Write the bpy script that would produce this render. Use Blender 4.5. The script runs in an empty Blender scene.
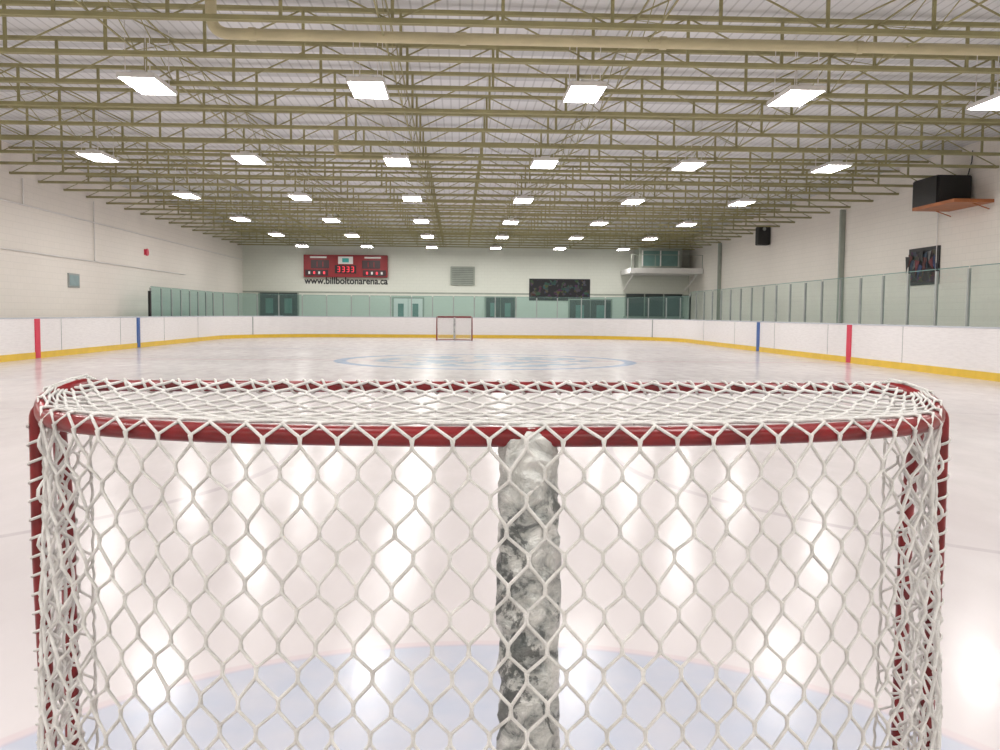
import bpy, bmesh, math, random
from mathutils import Vector, Matrix, Euler
random.seed(7)
scene = bpy.context.scene
scene.view_settings.view_transform = 'Standard'
scene.view_settings.exposure = 0.0

# ---------------------------------------------------------------- helpers
def link(o, parent=None):
    scene.collection.objects.link(o)
    if parent: o.parent = parent
    return o
def empty(name, loc=(0,0,0), rot=(0,0,0)):
    o = bpy.data.objects.new(name, None); o.location = loc; o.rotation_euler = rot
    return link(o)
def mesh_from_bm(name, bm, mat, parent=None, smooth=False):
    me = bpy.data.meshes.new(name); bm.to_mesh(me); bm.free()
    if mat: me.materials.append(mat)
    if smooth:
        for p in me.polygons: p.use_smooth = True
    return link(bpy.data.objects.new(name, me), parent)
def add_box(bm, c, d):
    m = Matrix.Translation(c) @ Matrix.Diagonal((d[0], d[1], d[2], 1))
    bmesh.ops.create_cube(bm, size=1, matrix=m)
def add_beam(bm, p1, p2, w, h=None):
    p1 = Vector(p1); p2 = Vector(p2); d = p2-p1; L = d.length
    h = h or w
    q = d.to_track_quat('Z', 'Y')
    m = Matrix.Translation((p1+p2)/2) @ q.to_matrix().to_4x4() @ Matrix.Diagonal((w, h, L, 1))
    bmesh.ops.create_cube(bm, size=1, matrix=m)
def box(name, c, d, mat, parent=None, bevel=0):
    bm = bmesh.new(); add_box(bm, c, d)
    if bevel:
        bmesh.ops.bevel(bm, geom=bm.edges[:], offset=bevel, segments=2, affect='EDGES')
    return mesh_from_bm(name, bm, mat, parent)
def tube(name, splines, r, mat, parent=None, cyclic=False, res=4, smooth=True):
    cu = bpy.data.curves.new(name, 'CURVE'); cu.dimensions = '3D'
    cu.bevel_depth = r; cu.bevel_resolution = res; cu.use_fill_caps = True
    for pts in splines:
        sp = cu.splines.new('POLY'); sp.points.add(len(pts)-1)
        for i, p in enumerate(pts): sp.points[i].co = (p[0], p[1], p[2], 1)
        sp.use_cyclic_u = cyclic; sp.use_smooth = smooth
    cu.materials.append(mat)
    return link(bpy.data.objects.new(name, cu), parent)

# ---------------------------------------------------------------- materials
class N:
    def __init__(s, name):
        s.m = bpy.data.materials.new(name); s.m.use_nodes = True
        s.t = s.m.node_tree; s.b = s.t.nodes['Principled BSDF']; s.out = s.t.nodes['Material Output']
    def n(s, typ, **kw):
        x = s.t.nodes.new(typ)
        for k, v in kw.items(): setattr(x, k, v)
        return x
    def l(s, a, b): s.t.links.new(a, b)
    def coord(s, scale=(1,1,1), kind='Object'):
        tc = s.n('ShaderNodeTexCoord'); mp = s.n('ShaderNodeMapping'); mp.inputs['Scale'].default_value = scale
        s.l(tc.outputs[kind], mp.inputs['Vector']); return mp.outputs['Vector']
    def noise(s, vec, scale, detail=3, rough=.5, dist=0):
        x = s.n('ShaderNodeTexNoise'); x.inputs['Scale'].default_value = scale; x.inputs['Detail'].default_value = detail
        x.inputs['Roughness'].default_value = rough; x.inputs['Distortion'].default_value = dist
        if vec: s.l(vec, x.inputs['Vector'])
        return x.outputs['Fac']
    def ramp(s, fac, stops):
        r = s.n('ShaderNodeValToRGB'); e = r.color_ramp.elements
        while len(e) < len(stops): e.new(.5)
        for i, (p, c) in enumerate(stops):
            e[i].position = p; e[i].color = (c[0], c[1], c[2], 1)
        s.l(fac, r.inputs['Fac']); return r.outputs['Color']
    def math(s, op, a, b=None, c=None):
        x = s.n('ShaderNodeMath', operation=op)
        for i, v in enumerate((a, b, c)):
            if v is None: continue
            if isinstance(v, (int, float)): x.inputs[i].default_value = v
            else: s.l(v, x.inputs[i])
        return x.outputs[0]
    def mix(s, fac, a, b):
        x = s.n('ShaderNodeMix', data_type='RGBA')
        if isinstance(fac, (int, float)): x.inputs['Factor'].default_value = fac
        else: s.l(fac, x.inputs['Factor'])
        for k, v in ((6, a), (7, b)):
            if isinstance(v, tuple): x.inputs[k].default_value = (v[0], v[1], v[2], 1)
            else: s.l(v, x.inputs[k])
        return x.outputs[2]
    def bump(s, h, strength, dist=.01):
        x = s.n('ShaderNodeBump'); x.inputs['Strength'].default_value = strength; x.inputs['Distance'].default_value = dist
        s.l(h, x.inputs['Height']); s.l(x.outputs['Normal'], s.b.inputs['Normal'])
def simple(name, col, rough=.5, metal=0, var=.08, nscale=3, bump=0):
    k = N(name); v = k.coord()
    f = k.noise(v, nscale, 4)
    c = k.ramp(f, [(.3, tuple(max(0, x*(1-var)) for x in col)), (.7, tuple(min(1, x*(1+var)) for x in col))])
    k.l(c, k.b.inputs['Base Color']); k.b.inputs['Roughness'].default_value = rough; k.b.inputs['Metallic'].default_value = metal
    if bump: k.bump(k.noise(v, nscale*20, 3), bump, .005)
    return k.m
def emis(name, col, st):
    k = N(name); k.b.inputs['Base Color'].default_value = (*col, 1)
    k.b.inputs['Emission Color'].default_value = (*col, 1); k.b.inputs['Emission Strength'].default_value = st
    return k.m

RED = simple('red_paint', (.18, .006, .009), .3, var=.3, nscale=20)
BEIGE = simple('beige_steel', (.33, .305, .15), .6, var=.12)
PIPE = simple('beige_pipe', (.56, .50, .31), .5)
BLACK = simple('black_plastic', (.012, .012, .014), .5)
GREY = simple('grey_metal', (.36, .38, .37), .45, .3)
GREYGREEN = simple('grey_green_paint', (.34, .37, .32), .5)
BLUEP = simple('blue_stripe', (.02, .1, .36), .35)
REDP = simple('red_stripe', (.68, .03, .08), .35)
YELLOW = simple('yellow_kickplate', (.78, .52, .05), .4, var=.06)
WHITE = simple('white_paint', (.8, .78, .76), .5, var=.03)
WOOD = simple('orange_wood', (.45, .15, .05), .5, var=.15)
DOOR = simple('dark_door', (.05, .065, .065), .4)
CONC = simple('concrete', (.35, .35, .34), .8, bump=.2)
GLOW = emis('lamp_diffuser', (1, .975, .94), 50)
DIGIT = emis('led_digits', (1, .05, .08), .8)

k = N('board_plastic')
s1 = k.noise(k.coord((1.5, 1.5, 14)), 2, 6, .7)
k.l(k.ramp(s1, [(.35, (.80, .77, .77)), (.6, (.88, .85, .85))]), k.b.inputs['Base Color'])
k.b.inputs['Roughness'].default_value = .35
BOARD = k.m
CAP = simple('board_cap', (.55, .57, .62), .4)

def wallmat(name, axis, tint=(1, 1, 1)):
    k = N(name); tc = k.n('ShaderNodeTexCoord'); sp = k.n('ShaderNodeSeparateXYZ'); cb = k.n('ShaderNodeCombineXYZ')
    k.l(tc.outputs['Object'], sp.inputs[0]); k.l(sp.outputs[axis], cb.inputs[0]); k.l(sp.outputs[2], cb.inputs[1])
    br = k.n('ShaderNodeTexBrick'); br.inputs['Scale'].default_value = 1; br.inputs['Brick Width'].default_value = .4
    br.inputs['Row Height'].default_value = .2; br.inputs['Mortar Size'].default_value = .008
    f = lambda c: tuple(a*b for a, b in zip(c, tint))+(1,)
    br.inputs['Color1'].default_value = f((.89, .84, .775)); br.inputs['Color2'].default_value = f((.875, .825, .76))
    br.inputs['Mortar'].default_value = f((.81, .77, .71))
    k.l(cb.outputs[0], br.inputs['Vector'])
    nz = k.noise(k.coord((.5, .5, .15)), 1.5, 5)
    c = k.mix(k.math('MULTIPLY', nz, .18), br.outputs['Color'], (.62, .59, .52))
    k.l(c, k.b.inputs['Base Color']); k.b.inputs['Roughness'].default_value = .55
    return k.m
WALLX = wallmat('painted_block_end', 0, (.82, .89, .87)); WALLY = wallmat('painted_block_side', 1)

k = N('roof_deck'); tc = k.n('ShaderNodeTexCoord')
w = k.n('ShaderNodeTexWave'); w.bands_direction = 'X'; w.inputs['Scale'].default_value = 1.6; w.inputs['Distortion'].default_value = 0
k.l(tc.outputs['Object'], w.inputs['Vector'])
w2 = k.n('ShaderNodeTexWave'); w2.bands_direction = 'Y'; w2.inputs['Scale'].default_value = .17; w2.inputs['Distortion'].default_value = .5
k.l(tc.outputs['Object'], w2.inputs['Vector'])
c = k.ramp(w.outputs['Fac'], [(0, (.56, .57, .58)), (.12, (.78, .79, .81))])
c = k.mix(k.math('MULTIPLY', k.math('GREATER_THAN', w2.outputs['Fac'], .93), .45), c, (.32, .33, .34))
nz = k.noise(k.coord(), .6, 4)
c = k.mix(k.math('MULTIPLY', nz, .22), c, (.60, .60, .58))
k.l(c, k.b.inputs['Base Color']); k.b.inputs['Roughness'].default_value = .6
DECK = k.m

def glassmat(name, col, gl, dfc):
    k = N(name); k.t.nodes.remove(k.b)
    tr = k.n('ShaderNodeBsdfTransparent'); tr.inputs[0].default_value = (*col, 1)
    gs = k.n('ShaderNodeBsdfGlossy'); gs.inputs['Roughness'].default_value = .03; gs.inputs[0].default_value = (.75, .95, .92, 1)
    df = k.n('ShaderNodeBsdfDiffuse'); df.inputs[0].default_value = (.35, .55, .53, 1)
    m1 = k.n('ShaderNodeMixShader'); m1.inputs[0].default_value = gl
    m2 = k.n('ShaderNodeMixShader'); m2.inputs[0].default_value = dfc
    k.l(tr.outputs[0], m1.inputs[1]); k.l(gs.outputs[0], m1.inputs[2])
    k.l(m1.outputs[0], m2.inputs[1]); k.l(df.outputs[0], m2.inputs[2]); k.l(m2.outputs[0], k.out.inputs[0])
    return k.m
GLASS = glassmat('tempered_glass', (.85, .91, .89), .06, .03)
GLASS2 = glassmat('tempered_glass_green', (.55, .70, .68), .06, .08)
GLASSEDGE = simple('glass_edge_green', (.13, .24, .22), .3)

k = N('net_cord'); v = k.coord()
f = k.noise(v, 420, 2)
k.l(k.ramp(k.noise(v, 30, 3), [(.3, (.58, .565, .545)), (.7, (.78, .76, .74))]), k.b.inputs['Base Color'])
k.b.inputs['Roughness'].default_value = .85; k.bump(f, .9, .003)
CORD = k.m
k = N('silver_padding')
a = k.noise(k.coord((1, 1, 1.3)), 24, 6, .65, .5)
c = k.ramp(a, [(.36, (.14, .15, .15)), (.44, (.40, .41, .40)), (.54, (.60, .60, .58)), (.66, (.80, .79, .77))])
pt = k.noise(k.coord((1, 1, .6)), 13, 6, .7, .6)
pm = k.ramp(pt, [(.53, (0, 0, 0)), (.565, (1, 1, 1))])
tc = k.n('ShaderNodeTexCoord'); sp = k.n('ShaderNodeSeparateXYZ'); k.l(tc.outputs['Object'], sp.inputs[0])
mr = k.n('ShaderNodeMapRange'); mr.inputs[1].default_value = 1.07; mr.inputs[2].default_value = 1.11
k.l(sp.outputs[2], mr.inputs[0])
top = k.math('SUBTRACT', 1.0, mr.outputs[0])
c = k.mix(k.math('MULTIPLY', k.math('MULTIPLY', pm, .78), top), c, (.06, .07, .07))
c = k.mix(k.math('MULTIPLY', mr.outputs[0], .6), c, (.62, .62, .60))
k.l(c, k.b.inputs['Base Color']); k.b.inputs['Roughness'].default_value = .3; k.b.inputs['Metallic'].default_value = .15
k.bump(k.math('ADD', a, k.math('MULTIPLY', pt, .6)), .7, .02)
PAD = k.m

# ---------------------------------------------------------------- layout
XL, XR = -12.02, 11.62
YN, YF = -2.2, 52.0
GLY = 1.95; GX = .082
FGX, FGY = -.20, 47.0
CX = (XL+XR)/2+1.0; CY = 26.8
WL, WR, WB, WN = -13.2, 14.4, 57.0, -8.0
DECKZ = 6.25

def rrect(x0, x1, y0, y1, r, seg=14):
    pts = []
    for cx, cy, a0 in ((x1-r, y1-r, 0), (x0+r, y1-r, 90), (x0+r, y0+r, 180), (x1-r, y0+r, 270)):
        for i in range(seg+1):
            a = math.radians(a0+90*i/seg); pts.append((cx+r*math.cos(a), cy+r*math.sin(a)))
    return pts
RAD = 6.0

# ---------------------------------------------------------------- room shell
box('floor', ((WL+WR)/2, (WN+WB)/2, -.12), (WR-WL+.6, WB-WN+.6, .2), CONC)
box('ceiling', ((WL+WR)/2, (WN+WB)/2, DECKZ+.1), (WR-WL+.6, WB-WN+.6, .2), DECK)
box('wall_left', (WL-.15, (WN+WB)/2, DECKZ/2), (.3, WB-WN+.6, DECKZ), WALLY)
box('wall_right', (WR+.15, (WN+WB)/2, DECKZ/2), (.3, WB-WN+.6, DECKZ), WALLY)
box('wall_far', ((WL+WR)/2, WB+.15, DECKZ/2), (WR-WL, .3, DECKZ), WALLX)
box('wall_near', ((WL+WR)/2, WN-.15, DECKZ/2), (WR-WL, .3, DECKZ), WALLX)

# ---------------------------------------------------------------- ice
k = N('ice'); tc = k.n('ShaderNodeTexCoord'); P = tc.outputs['Object']
sp = k.n('ShaderNodeSeparateXYZ'); k.l(P, sp.inputs[0]); X, Y = sp.outputs[0], sp.outputs[1]
def dist(cx, cy):
    d = k.n('ShaderNodeVectorMath', operation='DISTANCE'); k.l(P, d.inputs[0]); d.inputs[1].default_value = (cx, cy, 0)
    return d.outputs['Value']
nz = k.noise(k.coord((1, .35, 1)), .8, 6, .6)
col = k.ramp(nz, [(.3, (.60, .55, .56)), (.7, (.655, .61, .62))])
fuzz = k.noise(k.coord(), 5, 4)
def paint(mask, c, st):
    global col
    col = k.mix(k.math('MULTIPLY', k.math('MULTIPLY', mask, st), k.math('ADD', fuzz, .45)), col, c)
def soft(v, c, hw, fe):
    mr = k.n('ShaderNodeMapRange'); mr.interpolation_type = 'SMOOTHSTEP'
    mr.inputs[1].default_value = hw+fe; mr.inputs[2].default_value = hw
    k.l(k.math('ABSOLUTE', k.math('SUBTRACT', v, c)), mr.inputs[0]); return mr.outputs[0]
def crease(cx, gy, sgn):
    d = dist(cx, gy)
    side = k.math('GREATER_THAN', k.math('MULTIPLY', k.math('SUBTRACT', Y, gy), sgn), 0)
    paint(k.math('MULTIPLY', soft(d, 0, 1.76, .03), side), (.40, .45, .57), .66)
    paint(k.math('MULTIPLY', soft(d, 1.79, .02, .02), side), (.55, .38, .43), .28)
crease(GX, GLY, 1); crease(FGX, FGY, -1)
paint(soft(Y, GLY, .025, .01), (.7, .1, .15), .8)
paint(soft(Y, FGY, .025, .02), (.7, .1, .15), .5)
paint(soft(Y, CY, .15, .05), (.7, .3, .35), .28)
paint(soft(Y, 35.1, .15, .05), (.3, .38, .65), .25)
paint(soft(Y, 18.5, .15, .05), (.45, .5, .7), .08)
dc = dist(CX, CY)
paint(soft(dc, 4.2, .13, .1), (.18, .30, .50), .75)
paint(k.math('MULTIPLY', soft(dc, 0, 3.0, .4), k.math('GREATER_THAN', k.noise(k.coord(), 1.1, 2), .5)), (.26, .38, .52), .75)
for sx in (-6.0, 5.9):
    for sy in (8.6, 41):
        paint(soft(dist(sx, sy), 4.4, .03, .02), (.42, .36, .40), .45)
        paint(soft(dist(sx, sy), 0, .3, .03), (.7, .3, .35), .25)
k.l(col, k.b.inputs['Base Color'])
r = k.noise(k.coord((1, .4, 1)), 3, 5, .7)
mr = k.n('ShaderNodeMapRange'); mr.inputs[1].default_value = .3; mr.inputs[2].default_value = .7; mr.inputs[3].default_value = .13; mr.inputs[4].default_value = .25
k.l(r, mr.inputs[0]); k.l(mr.outputs[0], k.b.inputs['Roughness'])
k.b.inputs['IOR'].default_value = 1.31; k.b.inputs['Specular IOR Level'].default_value = .20
b1 = k.noise(k.coord((2.4, .6, 1)), 1.8, 4, .5)
b2 = k.noise(k.coord((14, 1.5, 1)), 3, 4, .6)
k.bump(k.math('ADD', b1, k.math('MULTIPLY', b2, .14)), .10, .02)
ICE = k.m
bm = bmesh.new()
vs = [bm.verts.new((x, y, 0)) for x, y in rrect(XL, XR, YN, YF, RAD)]
f = bm.faces.new(vs); f.normal_update()
if f.normal.z < 0: f.normal_flip()
rr = bmesh.ops.extrude_face_region(bm, geom=[f])
for g in rr['geom']:
    if isinstance(g, bmesh.types.BMVert): g.co.z = 0
for vv in vs: vv.co.z = -.018
bmesh.ops.recalc_face_normals(bm, faces=bm.faces[:])
mesh_from_bm('ice_rink', bm, ICE)

# ---------------------------------------------------------------- boards
def sweep(name, off_in, off_out, z0, z1, mat, parent):
    a = rrect(XL-off_in, XR+off_in, YN-off_in, YF+off_in, RAD+off_in)
    b = rrect(XL-off_out, XR+off_out, YN-off_out, YF+off_out, RAD+off_out)
    bm = bmesh.new(); n = len(a)
    ring = [[bm.verts.new((*p, z)) for p in q] for q, z in ((a, z0), (a, z1), (b, z1), (b, z0))]
    for i in range(n):
        j = (i+1) % n
        for q in range(4):
            w_ = (q+1) % 4
            bm.faces.new((ring[q][i], ring[q][j], ring[w_][j], ring[w_][i]))
    bmesh.ops.recalc_face_normals(bm, faces=bm.faces[:])
    return mesh_from_bm(name, bm, mat, parent)
boards = empty('rink_boards')
sweep('panels', 0.012, .14, 0, 1.13, BOARD, boards)
sweep('kickplate', 0, .012, 0, .18, YELLOW, boards)
sweep('cap_rail', 0, .16, 1.13, 1.17, CAP, boards)
for yy, m, nm in ((CY, REDP, 'centre_line'), (35.1, BLUEP, 'far_blue_line'), (18.5, BLUEP, 'near_blue_line')):
    for x, s_ in ((XL, 1), (XR, -1)):
        box(nm+'_stripe', (x+s_*.0, yy, .57), (.03, .3, 1.12), m, boards)
bm = bmesh.new()
for yy in [4+4.88*i for i in range(9)]:
    add_box(bm, (XL-.008, yy, .65), (.012, .008, .95)); add_box(bm, (XR+.008, yy, .65), (.012, .008, .95))
for s_, cx_ in ((-1, XL+RAD), (1, XR-RAD)):
    a_ = math.radians(35)
    add_box(bm, (cx_+s_*(RAD+.0)*math.cos(a_), YF-RAD+(RAD+.0)*math.sin(a_), .65), (.05, .05, .95))
mesh_from_bm('panel_seams', bm, GREY, boards)

# ---------------------------------------------------------------- glass
def glass_run(name, pts, zt, parent, gm):
    gb, pb, eb = bmesh.new(), bmesh.new(), bmesh.new()
    for i in range(len(pts)-1):
        p, q = Vector((*pts[i], 0)), Vector((*pts[i+1], 0)); d = (q-p).normalized()
        a_, b_ = p+d*.03, q-d*.03
        vs = [gb.verts.new((a_.x, a_.y, 1.17)), gb.verts.new((b_.x, b_.y, 1.17)), gb.verts.new((b_.x, b_.y, zt)), gb.verts.new((a_.x, a_.y, zt))]
        gb.faces.new(vs)
        m = (a_+b_)/2
        mt = Matrix.Translation((m.x, m.y, zt+.006)) @ Matrix.Rotation(math.atan2(d.y, d.x), 4, 'Z') @ Matrix.Diagonal(((b_-a_).length, .016, .018, 1))
        bmesh.ops.create_cube(eb, size=1, matrix=mt)
    for p in pts:
        add_box(pb, (p[0], p[1], 1.17+(zt-.04-1.17)/2), (.06, .06, zt-.04-1.17))
    mesh_from_bm(name+'_panes', gb, gm, parent); mesh_from_bm(name+'_posts', pb, GREY, parent); mesh_from_bm(name+'_edges', eb, GLASSEDGE, parent)
glass = empty('rink_glass')
o = .08; ro = RAD+o
right = [(XR+o, 5+1.42*i) for i in range(int((YF-RAD-5)/1.42)+1)]
right.append((XR+o, YF-RAD))
glass_run('right_glass', right, 2.54, glass, GLASS)
arc = []
for i in range(8):
    a = math.radians(90*i/7); arc.append((XR-RAD+ro*math.cos(a), YF-RAD+ro*math.sin(a)))
end = [(XR-RAD-1.18*i, YF+o) for i in range(1, 10)]
arc2 = []
for i in range(8):
    a = math.radians(90+90*i/7); arc2.append((XL+RAD+ro*math.cos(a), YF-RAD+ro*math.sin(a)))
left = [(XL-o, YF-RAD-1.32*i) for i in range(1, 8)]
glass_run('end_glass', arc+end+arc2+left, 2.34, glass, GLASS2)
box('end_post', (XL-o, left[-1][1]-.1, 1.17+.5), (.1, .1, 1.0), BLACK, glass)

# ---------------------------------------------------------------- roof trusses
ZB, ZT = 5.40, 6.13
bm = bmesh.new()
add_box(bm, ((WL+WR)/2, .035, ZB), (WR-WL, .05, .065)); add_box(bm, ((WL+WR)/2, -.035, ZB), (WR-WL, .05, .065))
add_box(bm, ((WL+WR)/2, 0, ZT), (WR-WL, .10, .06))
nb = 18; dx = (WR-WL)/nb
for i in range(nb+1):
    x = WL+dx*i
    if 0 < i < nb: add_box(bm, (x, 0, (ZB+ZT)/2), (.045, .045, ZT-ZB-.04))
    if i < nb:
        if i % 2 == 0: add_beam(bm, (x, 0, ZB), (x+dx, 0, ZT), .022)
        else: add_beam(bm, (x, 0, ZT), (x+dx, 0, ZB), .022)
tme = bpy.data.meshes.new('roof_truss'); bm.to_mesh(tme); bm.free(); tme.materials.append(BEIGE)
TS = 1.86; TY = [-5.55+TS*i for i in range(34)]
TY = [y for y in TY if y < WB-.3]
for y in TY:
    o_ = bpy.data.objects.new('roof_truss', tme); o_.location = (0, y, 0); link(o_)
bm = bmesh.new()
for xi in range(1, 7):
    x = WL+(WR-WL)*xi/7+.25
    for zz in (ZB+.05, ZT-.05):
        add_box(bm, (x, (TY[0]+TY[-1])/2, zz), (.022, TY[-1]-TY[0], .022))
    for i in range(len(TY)-1):
        add_beam(bm, (x, TY[i], ZB+.05), (x, TY[i+1], ZT-.05), .012)
        add_beam(bm, (x, TY[i], ZT-.05), (x, TY[i+1], ZB+.05), .012)
mesh_from_bm('roof_bridging', bm, BEIGE)
def arcpts(p0, p1, p2, n=8):
    out = []
    for i in range(n+1):
        t = i/n; out.append(tuple(Vector(p0)*(1-t)**2+Vector(p1)*2*t*(1-t)+Vector(p2)*t*t))
    return out
y0 = 13.95
hp = empty('ceiling_pipe')
tube('run', [[(-3.65, y0, DECKZ), *arcpts((-3.65, y0, 5.74), (-3.65, y0, 5.45), (-3.36, y0, 5.45)), (14.35, y0, 5.45)]], .085, PIPE, hp)
tube('collars', [[(x_, y0, 5.45), (x_+.1, y0, 5.45)] for x_ in (-3.1, 0, 3, 6, 9)], .10, PIPE, hp)
hp = empty('ceiling_pipe')
yy = TY[0]+TS*16+.9
tube('run', [[(-3.3, yy, DECKZ), *arcpts((-3.3, yy, 5.8), (-3.3, yy, 5.55), (-3.05, yy, 5.55)), (.2, yy, 5.55)]], .07, PIPE, hp)

# ---------------------------------------------------------------- lights
fb = bmesh.new()
LW, LL = .60, 1.2
for x in (LW/2, -LW/2): add_box(fb, (x, 0, .0), (.02, LL+.02, .07))
for y in (LL/2, -LL/2): add_box(fb, (0, y, 0), (LW, .02, .07))
add_box(fb, (0, 0, .04), (LW, LL, .02)); add_box(fb, (0, 0, .08), (.22, LL*.8, .06))
for sx in (-.2, .2):
    for sy in (-.5, .5): add_beam(fb, (sx, sy, .05), (sx, sy, DECKZ-5.2), .012)
hme = bpy.data.meshes.new('housing'); fb.to_mesh(hme); fb.free(); hme.materials.append(WHITE)
pb = bmesh.new(); w2_, l2_ = LW/2-.012, LL/2-.012
pb.faces.new([pb.verts.new(p) for p in ((-w2_, -l2_, -.025), (-w2_, l2_, -.025), (w2_, l2_, -.025), (w2_, -l2_, -.025))])
pme = bpy.data.meshes.new('diffuser'); pb.to_mesh(pme); pb.free(); pme.materials.append(GLOW)
for r_ in range(-3, 6):
    y = 16.1+7.5*r_
    if y < WN+1: continue
    for c_ in range(6):
        e = empty('ceiling_light', (-9.0+3.72*c_, y, 5.21))
        link(bpy.data.objects.new('housing', hme), e); link(bpy.data.objects.new('diffuser', pme), e)

# ---------------------------------------------------------------- goals
def goal(loc, rot, near=True):
    g = empty('hockey_goal', loc, rot)
    HW, DEP, n = .91, .45, 2.4
    pts = []
    M = 400
    for i in range(M+1):
        a = math.pi*i/M
        c_, s_ = math.cos(a), math.sin(a)
        x = -HW*math.copysign(abs(c_)**(2/n), c_); y = -DEP*abs(s_)**(2/n)
        if y > -.11: x *= 1-.055*(1+y/.11)**2
        pts.append(Vector((x, y, 0)))
    cum = [0]
    for i in range(M): cum.append(cum[-1]+(pts[i+1]-pts[i]).length)
    L = cum[-1]
    def peri(u):
        u = min(max(u, 0), 1); t = u*L
        lo, hi = 0, M
        while hi-lo > 1:
            mid = (lo+hi)//2
            if cum[mid] <= t: lo = mid
            else: hi = mid
        f_ = (t-cum[lo])/max(1e-9, cum[lo+1]-cum[lo]); return pts[lo].lerp(pts[lo+1], f_)
    ZC = 1.214
    def zbar(y): return ZC-.046*min(1, -y/.2)
    rb = .017; rc = .012 if near else .03; rp = .015 if near else .03
    bar = []
    for i in range(121):
        p = peri(i/120); bar.append((p.x, p.y, zbar(p.y)))
    tube('rear_top_bar', [bar], rb, RED, g)
    xe = abs(peri(0).x)
    tube('crossbar', [[(-xe, 0, ZC), (xe, 0, ZC)]], rc, RED, g)
    tube('goal_posts', [[(s_*.893, -.09, zbar(-.09)), (s_*.896, -.05, 1.12), (s_*.9, -.01, .95), (s_*.905, 0, .0)] for s_ in (-1, 1)], rp, RED, g)
    sides = []
    for s_ in (-1, 1):
        p = Vector((s_*.895, -.15, 0)); zt = zbar(p.y)
        sides.append([(s_*.872, p.y, zt), *arcpts((s_*.880, p.y, zt), (p.x, p.y, zt), (p.x, p.y, zt-.02), 5), (p.x, p.y-.002, .9), (p.x*.985, p.y-.01, .5), (p.x*.985, p.y-.02, .02)])
    tube('side_supports', sides, .014, RED, g)
    def off(p, z):
        t = 1-min(1, max(0, z)/1.15)
        return Vector((p.x, p.y*(1+.45*t), z))
    base = [tuple(off(peri(i/60), 0))[:2]+(.022,) for i in range(61)]
    base[0] = (-.905, 0, .022); base[-1] = (.905, 0, .022)
    tube('base_frame', [base], .02, WHITE if near else RED, g)
    cellw = .0625
    nc = int(round(L/cellw)); rows_top = 11; pitch = .045
    H = 1.12; rows_back = int(H/pitch)
    leg = .35
    rng = random.Random(3)
    jit = {}
    def node(i2, rowpos, key):
        u = i2/(2*nc)
        if key not in jit: jit[key] = (rng.uniform(-1, 1), rng.uniform(-1, 1), rng.uniform(-1, 1))
        j = jit[key]
        u = u + j[0]*.0014
        p = peri(u)
        nrm = (peri(u+.004)-peri(u-.004)); nrm = Vector((nrm.y, -nrm.x, 0))
        if nrm.length < 1e-9: nrm = Vector((0, -1, 0))
        nrm.normalize()
        zb = zbar(p.y)
        if rowpos < rows_top:
            t = rowpos/rows_top
            q = Vector((p.x*(1-.02*(1-t)), p.y*t, 0)); sag = .024*math.sin(math.pi*t)*min(1, -p.y/.3)
            edge = max(0, (abs(q.x)-(xe+.02)))*(1-t); q.x -= math.copysign(edge, q.x)
            q.z = (ZC+rc)*(1-t)+(zb+rb+.004)*t - sag + j[1]*.001
            return q+Vector((0, j[2]*.003, 0))
        d = (rowpos-rows_top)*pitch
        arcl = (rb+.004)*math.pi/2
        inx = 1 - .02*min(1, max(0, (d-.01)/.12))
        if d < arcl:
            a = d/(rb+.004)
            return Vector((p.x*inx, p.y, 0))+nrm*math.sin(a)*(rb+.004)+Vector((0, 0, zb+math.cos(a)*(rb+.004)))
        z = zb-(d-arcl)
        q = off(p, max(z, .02)); q.x *= inx
        bulge = .012*math.sin(min(1, (d-arcl)/1.1)*math.pi)
        sidew = 1-.6*min(1, max(0, (abs(p.x)-.8)/.1))
        return q+nrm*(rb+.005+bulge+j[1]*.003)*sidew+Vector((0, 0, j[2]*.002))
    tot = rows_top+rows_back
    spl = []
    for c_ in range(nc+1):
        for par in (0, 1):
            path = []
            for r_ in range(tot+1):
                i2 = 2*c_+((1 if par == 0 else -1) if r_ % 2 else 0)
                i2 = min(max(i2, 0), 2*nc)
                key = (i2, r_)
                a_ = node(i2, r_-leg/2, key) if r_ > 0 else node(i2, 0, key)
                b_ = node(i2, r_+leg/2, key)
                sh = .0016*(1 if par else -1)
                path.append(a_+Vector((sh, 0, 0))); path.append(b_+Vector((-sh, 0, 0)))
            spl.append(path)
    tube('net', spl, .0032 if near else .004, CORD, g, res=2 if near else 0)
    def helix(p, q, r_, turns):
        p = Vector(p); q = Vector(q); d = (q-p).normalized()
        a_ = d.orthogonal().normalized(); b_ = d.cross(a_)
        n2 = int(turns*12); out = []
        for i in range(n2+1):
            t = i/n2; an = 2*math.pi*turns*t
            out.append(p.lerp(q, t)+(a_*math.cos(an)+b_*math.sin(an))*r_)
        return out
    if near:
        lac = [helix((-xe, 0, ZC), (xe, 0, ZC), rc+.002, 46)]
        for s_ in (-1, 1):
            lac.append(helix((s_*.9, -.01, .95), (s_*.905, 0, .05), rp+.003, 22))
            lac.append(helix((s_*.895, -.151, 1.15), (s_*.883, -.165, .05), .0165, 30))
        tube('lacing', lac, .0028, CORD, g, res=2)
        gath = []
        for s_ in (-1, 1):
            for q in range(8):
                path = []; ph = rng.uniform(0, 6)
                for i in range(110):
                    z = 1.17-1.13*i/109
                    yy_ = -.06-.12*(q/7)+.02*math.sin(z*70+ph+q*2.1)
                    path.append((s_*(.872-.002*q+.009*math.sin(z*62+ph)), yy_-.02*(q % 3), z))
                gath.append(path)
        tube('side_netting', gath, .0034, CORD, g, res=1)
    px = .035 if near else 0
    top = Vector((px, -DEP, zbar(-DEP))); bot = Vector((px, -DEP*1.45, .03))
    bm = bmesh.new(); seg, rings = 56, 240
    from mathutils import noise as mn
    pr = .050; prev = None
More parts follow.
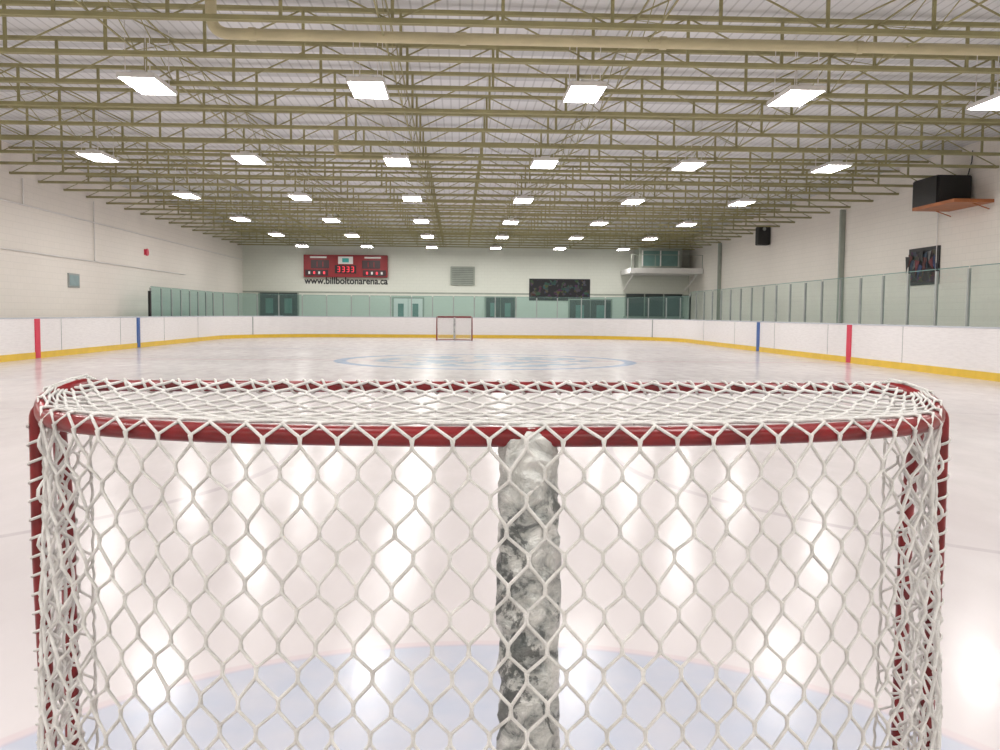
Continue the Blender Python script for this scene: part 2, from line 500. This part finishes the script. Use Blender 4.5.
    t0 = top+Vector((0, .010, .020)); b0 = bot+Vector((0, .02, .0))
    tube('centre_post', [[tuple(t0-Vector((0, 0, .03))), tuple(b0)]], .010, WHITE, g)
    for i in range(rings+1):
        t = i/rings; c0 = t0.lerp(b0, t); ring_ = []
        sc = math.sqrt(max(0.02, 1-(1-min(1, t*rings/6))**2))
        for j in range(seg):
            a = 2*math.pi*j/seg
            dr = Vector((math.cos(a), math.sin(a), 0))
            q = c0+dr*pr
            nn = mn.noise(Vector((q.x*26, q.y*26, q.z*14)))*.006
            nn += (.5-abs(mn.noise(Vector((q.x*30+3, q.y*30, q.z*38)))))*.010 - .003
            ring_.append(bm.verts.new(c0+Vector((dr.x*(pr+nn), dr.y*(pr*.58+nn*1.0), 0))*sc))
        if prev:
            for j in range(seg):
                bm.faces.new((prev[j], prev[(j+1) % seg], ring_[(j+1) % seg], ring_[j]))
        else: bm.faces.new(ring_)
        prev = ring_
    bmesh.ops.recalc_face_normals(bm, faces=bm.faces[:])
    mesh_from_bm('post_padding', bm, PAD, g, True)
    return g
goal((GX, GLY, 0), (0, 0, 0), True)
goal((FGX, FGY, 0), (0, 0, math.pi), False)

# ---------------------------------------------------------------- far wall things
sb = empty('scoreboard', (-6.9, WB, 4.22))
SBR = simple('scoreboard_red', (.27, .015, .02), .5); SBD = simple('scoreboard_dark', (.04, .01, .015), .4)
box('cabinet', (0, -.15, 0), (5.1, .3, 1.36), SBR, sb, .02)
box('clock_window', (0, -.31, -.2), (1.3, .02, .5), BLACK, sb)
box('logo_panel', (0, -.31, .35), (.9, .02, .45), WHITE, sb)
box('logo_star', (0, -.325, .35), (.4, .02, .25), simple('teal', (.05, .4, .38)), sb)
for s_ in (-1, 1):
    box('score_window', (s_*1.55, -.31, .1), (1.1, .02, .5), SBD, sb)
    box('penalty_window', (s_*1.75, -.31, -.42), (1.4, .02, .36), SBD, sb)
    for q in range(4):
        box('lamp_'+str(q), (s_*(1.3+.3*q), -.325, -.42), (.11, .015, .16), DIGIT if q % 2 == 0 else WHITE, sb)
    box('team_label', (s_*1.65, -.325, .52), (1.0, .015, .1), WHITE, sb)
for x in (-.42, -.14, .14, .42):
    bm = bmesh.new()
    for dx_, dz_, w_, h_ in ((0, .15, .14, .035), (0, 0, .14, .035), (0, -.15, .14, .035), (.07, .07, .035, .16), (.07, -.07, .035, .16)):
        add_box(bm, (x+dx_, -.33, -.2+dz_), (w_, .015, h_))
    mesh_from_bm('digit', bm, DIGIT, sb)
for s_ in (-1, 1):
    for q in range(2): box('score_digit', (s_*1.55+(q-.5)*.35, -.325, .1), (.06, .015, .32), SBR, sb)
fc = bpy.data.curves.new('wall_lettering', 'FONT'); fc.body = 'www.billboltonarena.ca'; fc.size = .58; fc.extrude = .01; fc.align_x = 'CENTER'; fc.offset = .012
fc.materials.append(BLACK)
t = bpy.data.objects.new('wall_lettering', fc); link(t); t.location = (-6.9, WB-.012, 3.14); t.rotation_euler = (math.pi/2, 0, 0)
bpy.context.view_layer.update(); t.scale[0] = 5.1/max(.1, t.dimensions.x)

vt = empty('wall_vent', (.25, WB, 3.7))
box('frame', (0, -.06, 0), (1.5, .12, 1.15), GREYGREEN, vt, .02)
bm = bmesh.new()
for i in range(9): add_box(bm, (0, -.13, -.45+.11*i), (1.3, .04, .04))
mesh_from_bm('louvres', bm, simple('vent_dark', (.2, .22, .2)), vt)
k = N('banner_print'); vo = k.n('ShaderNodeTexVoronoi'); vo.inputs['Scale'].default_value = 5
k.l(k.coord((1, 1, 1.3)), vo.inputs['Vector'])
c = k.mix(k.math('GREATER_THAN', k.noise(k.coord(), 3, 2), .52), (.01, .01, .014), vo.outputs['Color'])
c = k.mix(.93, c, (.015, .015, .018)); k.l(c, k.b.inputs['Base Color']); k.b.inputs['Roughness'].default_value = .7
BANNER = k.m
bn = empty('wall_banner', (6.28, WB, 2.90))
box('sheet', (0, -.03, 0), (3.65, .05, 1.2), BANNER, bn)
box('border', (0, -.02, 0), (3.8, .03, 1.35), BLACK, bn)

def door(n, c, w_, h_, axis, mats=DOOR, panes=2):
    e = empty('door_%d' % n, c)
    def bx(nm, cc, dd, m):
        if axis == 'y': cc = (cc[1], cc[0], cc[2]); dd = (dd[1], dd[0], dd[2])
        return box(nm, cc, dd, m, e)
    bx('frame', (0, 0, h_/2+.03), (w_+.16, .06, h_+.06), GREYGREEN)
    for i in range(panes):
        x = (i-(panes-1)/2)*w_/panes
        bx('leaf_%d' % i, (x, 0, h_/2), (w_/panes-.03, .1, h_-.05), mats)
        bx('window_%d' % i, (x, 0, h_*.68), (w_/panes*.4, .12, h_*.35), GLASSEDGE)
        bx('handle_%d' % i, (x*.3, 0, h_*.45), (.2, .16, .05), GREY)
    return e
door(1, (-11.0, WB-.05, 0), 2.3, 2.6, 'x'); door(2, (-3.1, WB-.05, 0), 1.8, 2.3, 'x', WHITE)
door(3, (2.6, WB-.05, 0), 1.8, 2.4, 'x'); door(4, (8.2, WB-.05, 0), 2.6, 2.3, 'x')
door(5, (WL+.04, 25.4, 0), 1.6, 2.8, 'y', WHITE, 1)
w1 = empty('window_1', (12.2, WB, 2.0))
box('pane', (0, -.03, 0), (3.6, .06, 1.4), DOOR, w1); box('sill', (0, -.08, -.75), (3.8, .16, .08), GREYGREEN, w1)
for i in range(4): box('mullion', (-1.8+1.2*i, -.06, 0), (.07, .1, 1.4), GREYGREEN, w1)
box('trim_1', ((WL+WR)/2, WB-.008, 2.62), (WR-WL, .016, .1), GREYGREEN)
bl = empty('announcer_booth', (12.2, 55.2, 0))
box('platform', (0, 0, 3.98), (4.3, 3.4, .30), WHITE, bl)
box('rear_box', (0, .9, 4.78), (2.6, 1.5, 1.25), GREYGREEN, bl)
box('booth_window', (0, .13, 4.8), (2.2, .05, .9), GLASSEDGE, bl)
for x in (-1.1, 0, 1.1): box('booth_mullion', (x, .1, 4.8), (.07, .08, .95), WHITE, bl)
bm = bmesh.new()
for x in (-2.1, -.7, .7, 2.1): add_box(bm, (x, -1.65, 4.5), (.03, .03, .8))
add_box(bm, (0, -1.65, 4.9), (4.25, .03, .03))
mesh_from_bm('railing', bm, GREYGREEN, bl)
bm = bmesh.new()
for x in (-1.9, 1.9): add_beam(bm, (x, -1.4, 3.85), (x, 1.75, 2.9), .07)
mesh_from_bm('braces', bm, WHITE, bl)

# ---------------------------------------------------------------- right wall
for yy in (50.0, 33.9):
    e = empty('wall_column', (WR-.10, yy, 0))
    box('shaft', (0, 0, 2.68), (.18, .15, 5.34), GREYGREEN, e, .015); box('base_plate', (0, 0, .02), (.2, .4, .04), GREY, e)
sp_ = empty('wall_speaker', (WR-.30, 42.3, 5.08))
box('cabinet', (0, 0, 0), (.55, .5, .85), BLACK, sp_, .03)
box('bracket', (.28, 0, .1), (.06, .1, .1), GREY, sp_)
box('grille', (-.02, -.26, -.1), (.4, .02, .55), simple('grille', (.03, .03, .03), .8), sp_)
tube('tweeter', [[(-.02, -.262, .3), (-.02, -.28, .3)]], .08, GREY, sp_)
sh = empty('projector_shelf', (WR, 25.6, 4.94))
box('shelf_board', (-.56, -.15, -.42), (1.10, 2.3, .09), WOOD, sh)
box('black_cabinet', (-.60, .35, 0.0), (1.0, 1.4, .80), BLACK, sh, .03)
box('front_grille', (-.60, -.36, 0.0), (.85, .02, .62), simple('grille2', (.03, .03, .03), .9), sh)
bm = bmesh.new()
for y in (-1.1, .85): add_beam(bm, (-.5, y, -.46), (-.02, y, -.62), .025)
mesh_from_bm('shelf_brackets', bm, WOOD, sh)
tube('cable', [[(-.1, -.1, .4), (-.05, -.2, .8), (-.05, -.22, 1.1)]], .015, BLACK, sh)
tube('conduit', [[(-.06, 1.5, -3.5), (-.06, 1.5, .5)]], .018, WHITE, sh)
fl = empty('pennant_display', (WR-.025, 27.9, 2.95))
box('backing', (.0, 0, 0), (.04, 1.85, 1.15), BLACK, fl)
box('print', (-.025, 0, 0), (.012, 1.5, .95), BANNER, fl)
cols = [(.02, .02, .03), (.03, .05, .14), (.14, .02, .03), (.02, .02, .02), (.15, .15, .15), (.02, .05, .09), (.09, .02, .02), (.02, .02, .02)]
for i in range(16):
    bm = bmesh.new(); a = random.uniform(-.6, .6); y = -.85+.115*i; z = random.uniform(-.3, .36); x = -.05-.015*(i % 4)
    L_ = random.uniform(.35, .6)
    tri = [Vector((0, -.15, L_/2)), Vector((0, .15, L_/2)), Vector((0, 0.02, -L_/2))]
    vs = [bm.verts.new(Matrix.Rotation(a, 3, 'X') @ p+Vector((x, y, z))) for p in tri]
    bm.faces.new(vs)
    mesh_from_bm('pennant_%d' % i, bm, simple('pennant_c%d' % i, cols[i % 8], .6, var=.5, nscale=8), fl)
# ---------------------------------------------------------------- left wall
sg = empty('wall_notice', (WL, 32.2, 2.4))
box('board', (.02, 0, 0), (.04, .9, .48), GREY, sg); box('paper', (.045, 0, 0), (.01, .75, .36), simple('teal_paper', (.25, .35, .36)), sg)
al = empty('fire_alarm_bell', (WL, 39.5, 3.85))
tube('gong', [[(.06, 0, 0), (.12, 0, 0)]], .15, REDP, al, res=6); box('back_box', (.025, 0, 0), (.07, .24, .24), REDP, al)
cd = empty('wall_conduit')
tube('lines', [[(WL+.05, 12, 4.55), (WL+.05, 56.9, 4.55)], [(WL+.05, 20, 3.15), (WL+.05, 45, 3.15)],
              [(WL+.05, 28.6, 5.35), (WL+.05, 28.6, 4.55)], [(WL+.05, 34, 5.3), (WL+.05, 34, 3.15)], [(WL+.05, 26.9, 3.15), (WL+.05, 26.9, 0)]], .022, WHITE, cd)
for x in (-5.5, 5.0):
    e = empty('bench', (x, 54.2, 0))
    bm = bmesh.new()
    add_box(bm, (0, 0, .46), (3.2, .35, .05)); add_box(bm, (0, .25, .8), (3.2, .04, .3))
    for q in (-1.4, 1.4): add_box(bm, (q, 0, .22), (.06, .3, .44)); add_beam(bm, (q, .14, .4), (q, .25, .92), .05)
    mesh_from_bm('seat', bm, GREY, e)

# ---------------------------------------------------------------- world + camera
w = bpy.data.worlds.new('World'); scene.world = w; w.use_nodes = True
w.node_tree.nodes['Background'].inputs[0].default_value = (.8, .8, .85, 1); w.node_tree.nodes['Background'].inputs[1].default_value = .3
cam = bpy.data.cameras.new('camera'); co = bpy.data.objects.new('camera', cam); link(co)
cam.sensor_width = 36; cam.lens = 33.0; cam.clip_start = .02; cam.clip_end = 200
yaw = math.atan(42/917); pitch = math.atan(61.0/917)
R = Matrix.Rotation(-yaw, 4, 'Z') @ Matrix.Rotation(math.pi/2-pitch, 4, 'X') @ Matrix.Rotation(math.radians(.45), 4, 'Z')
co.matrix_world = Matrix.Translation((0, 0, 1.37)) @ R
scene.camera = co
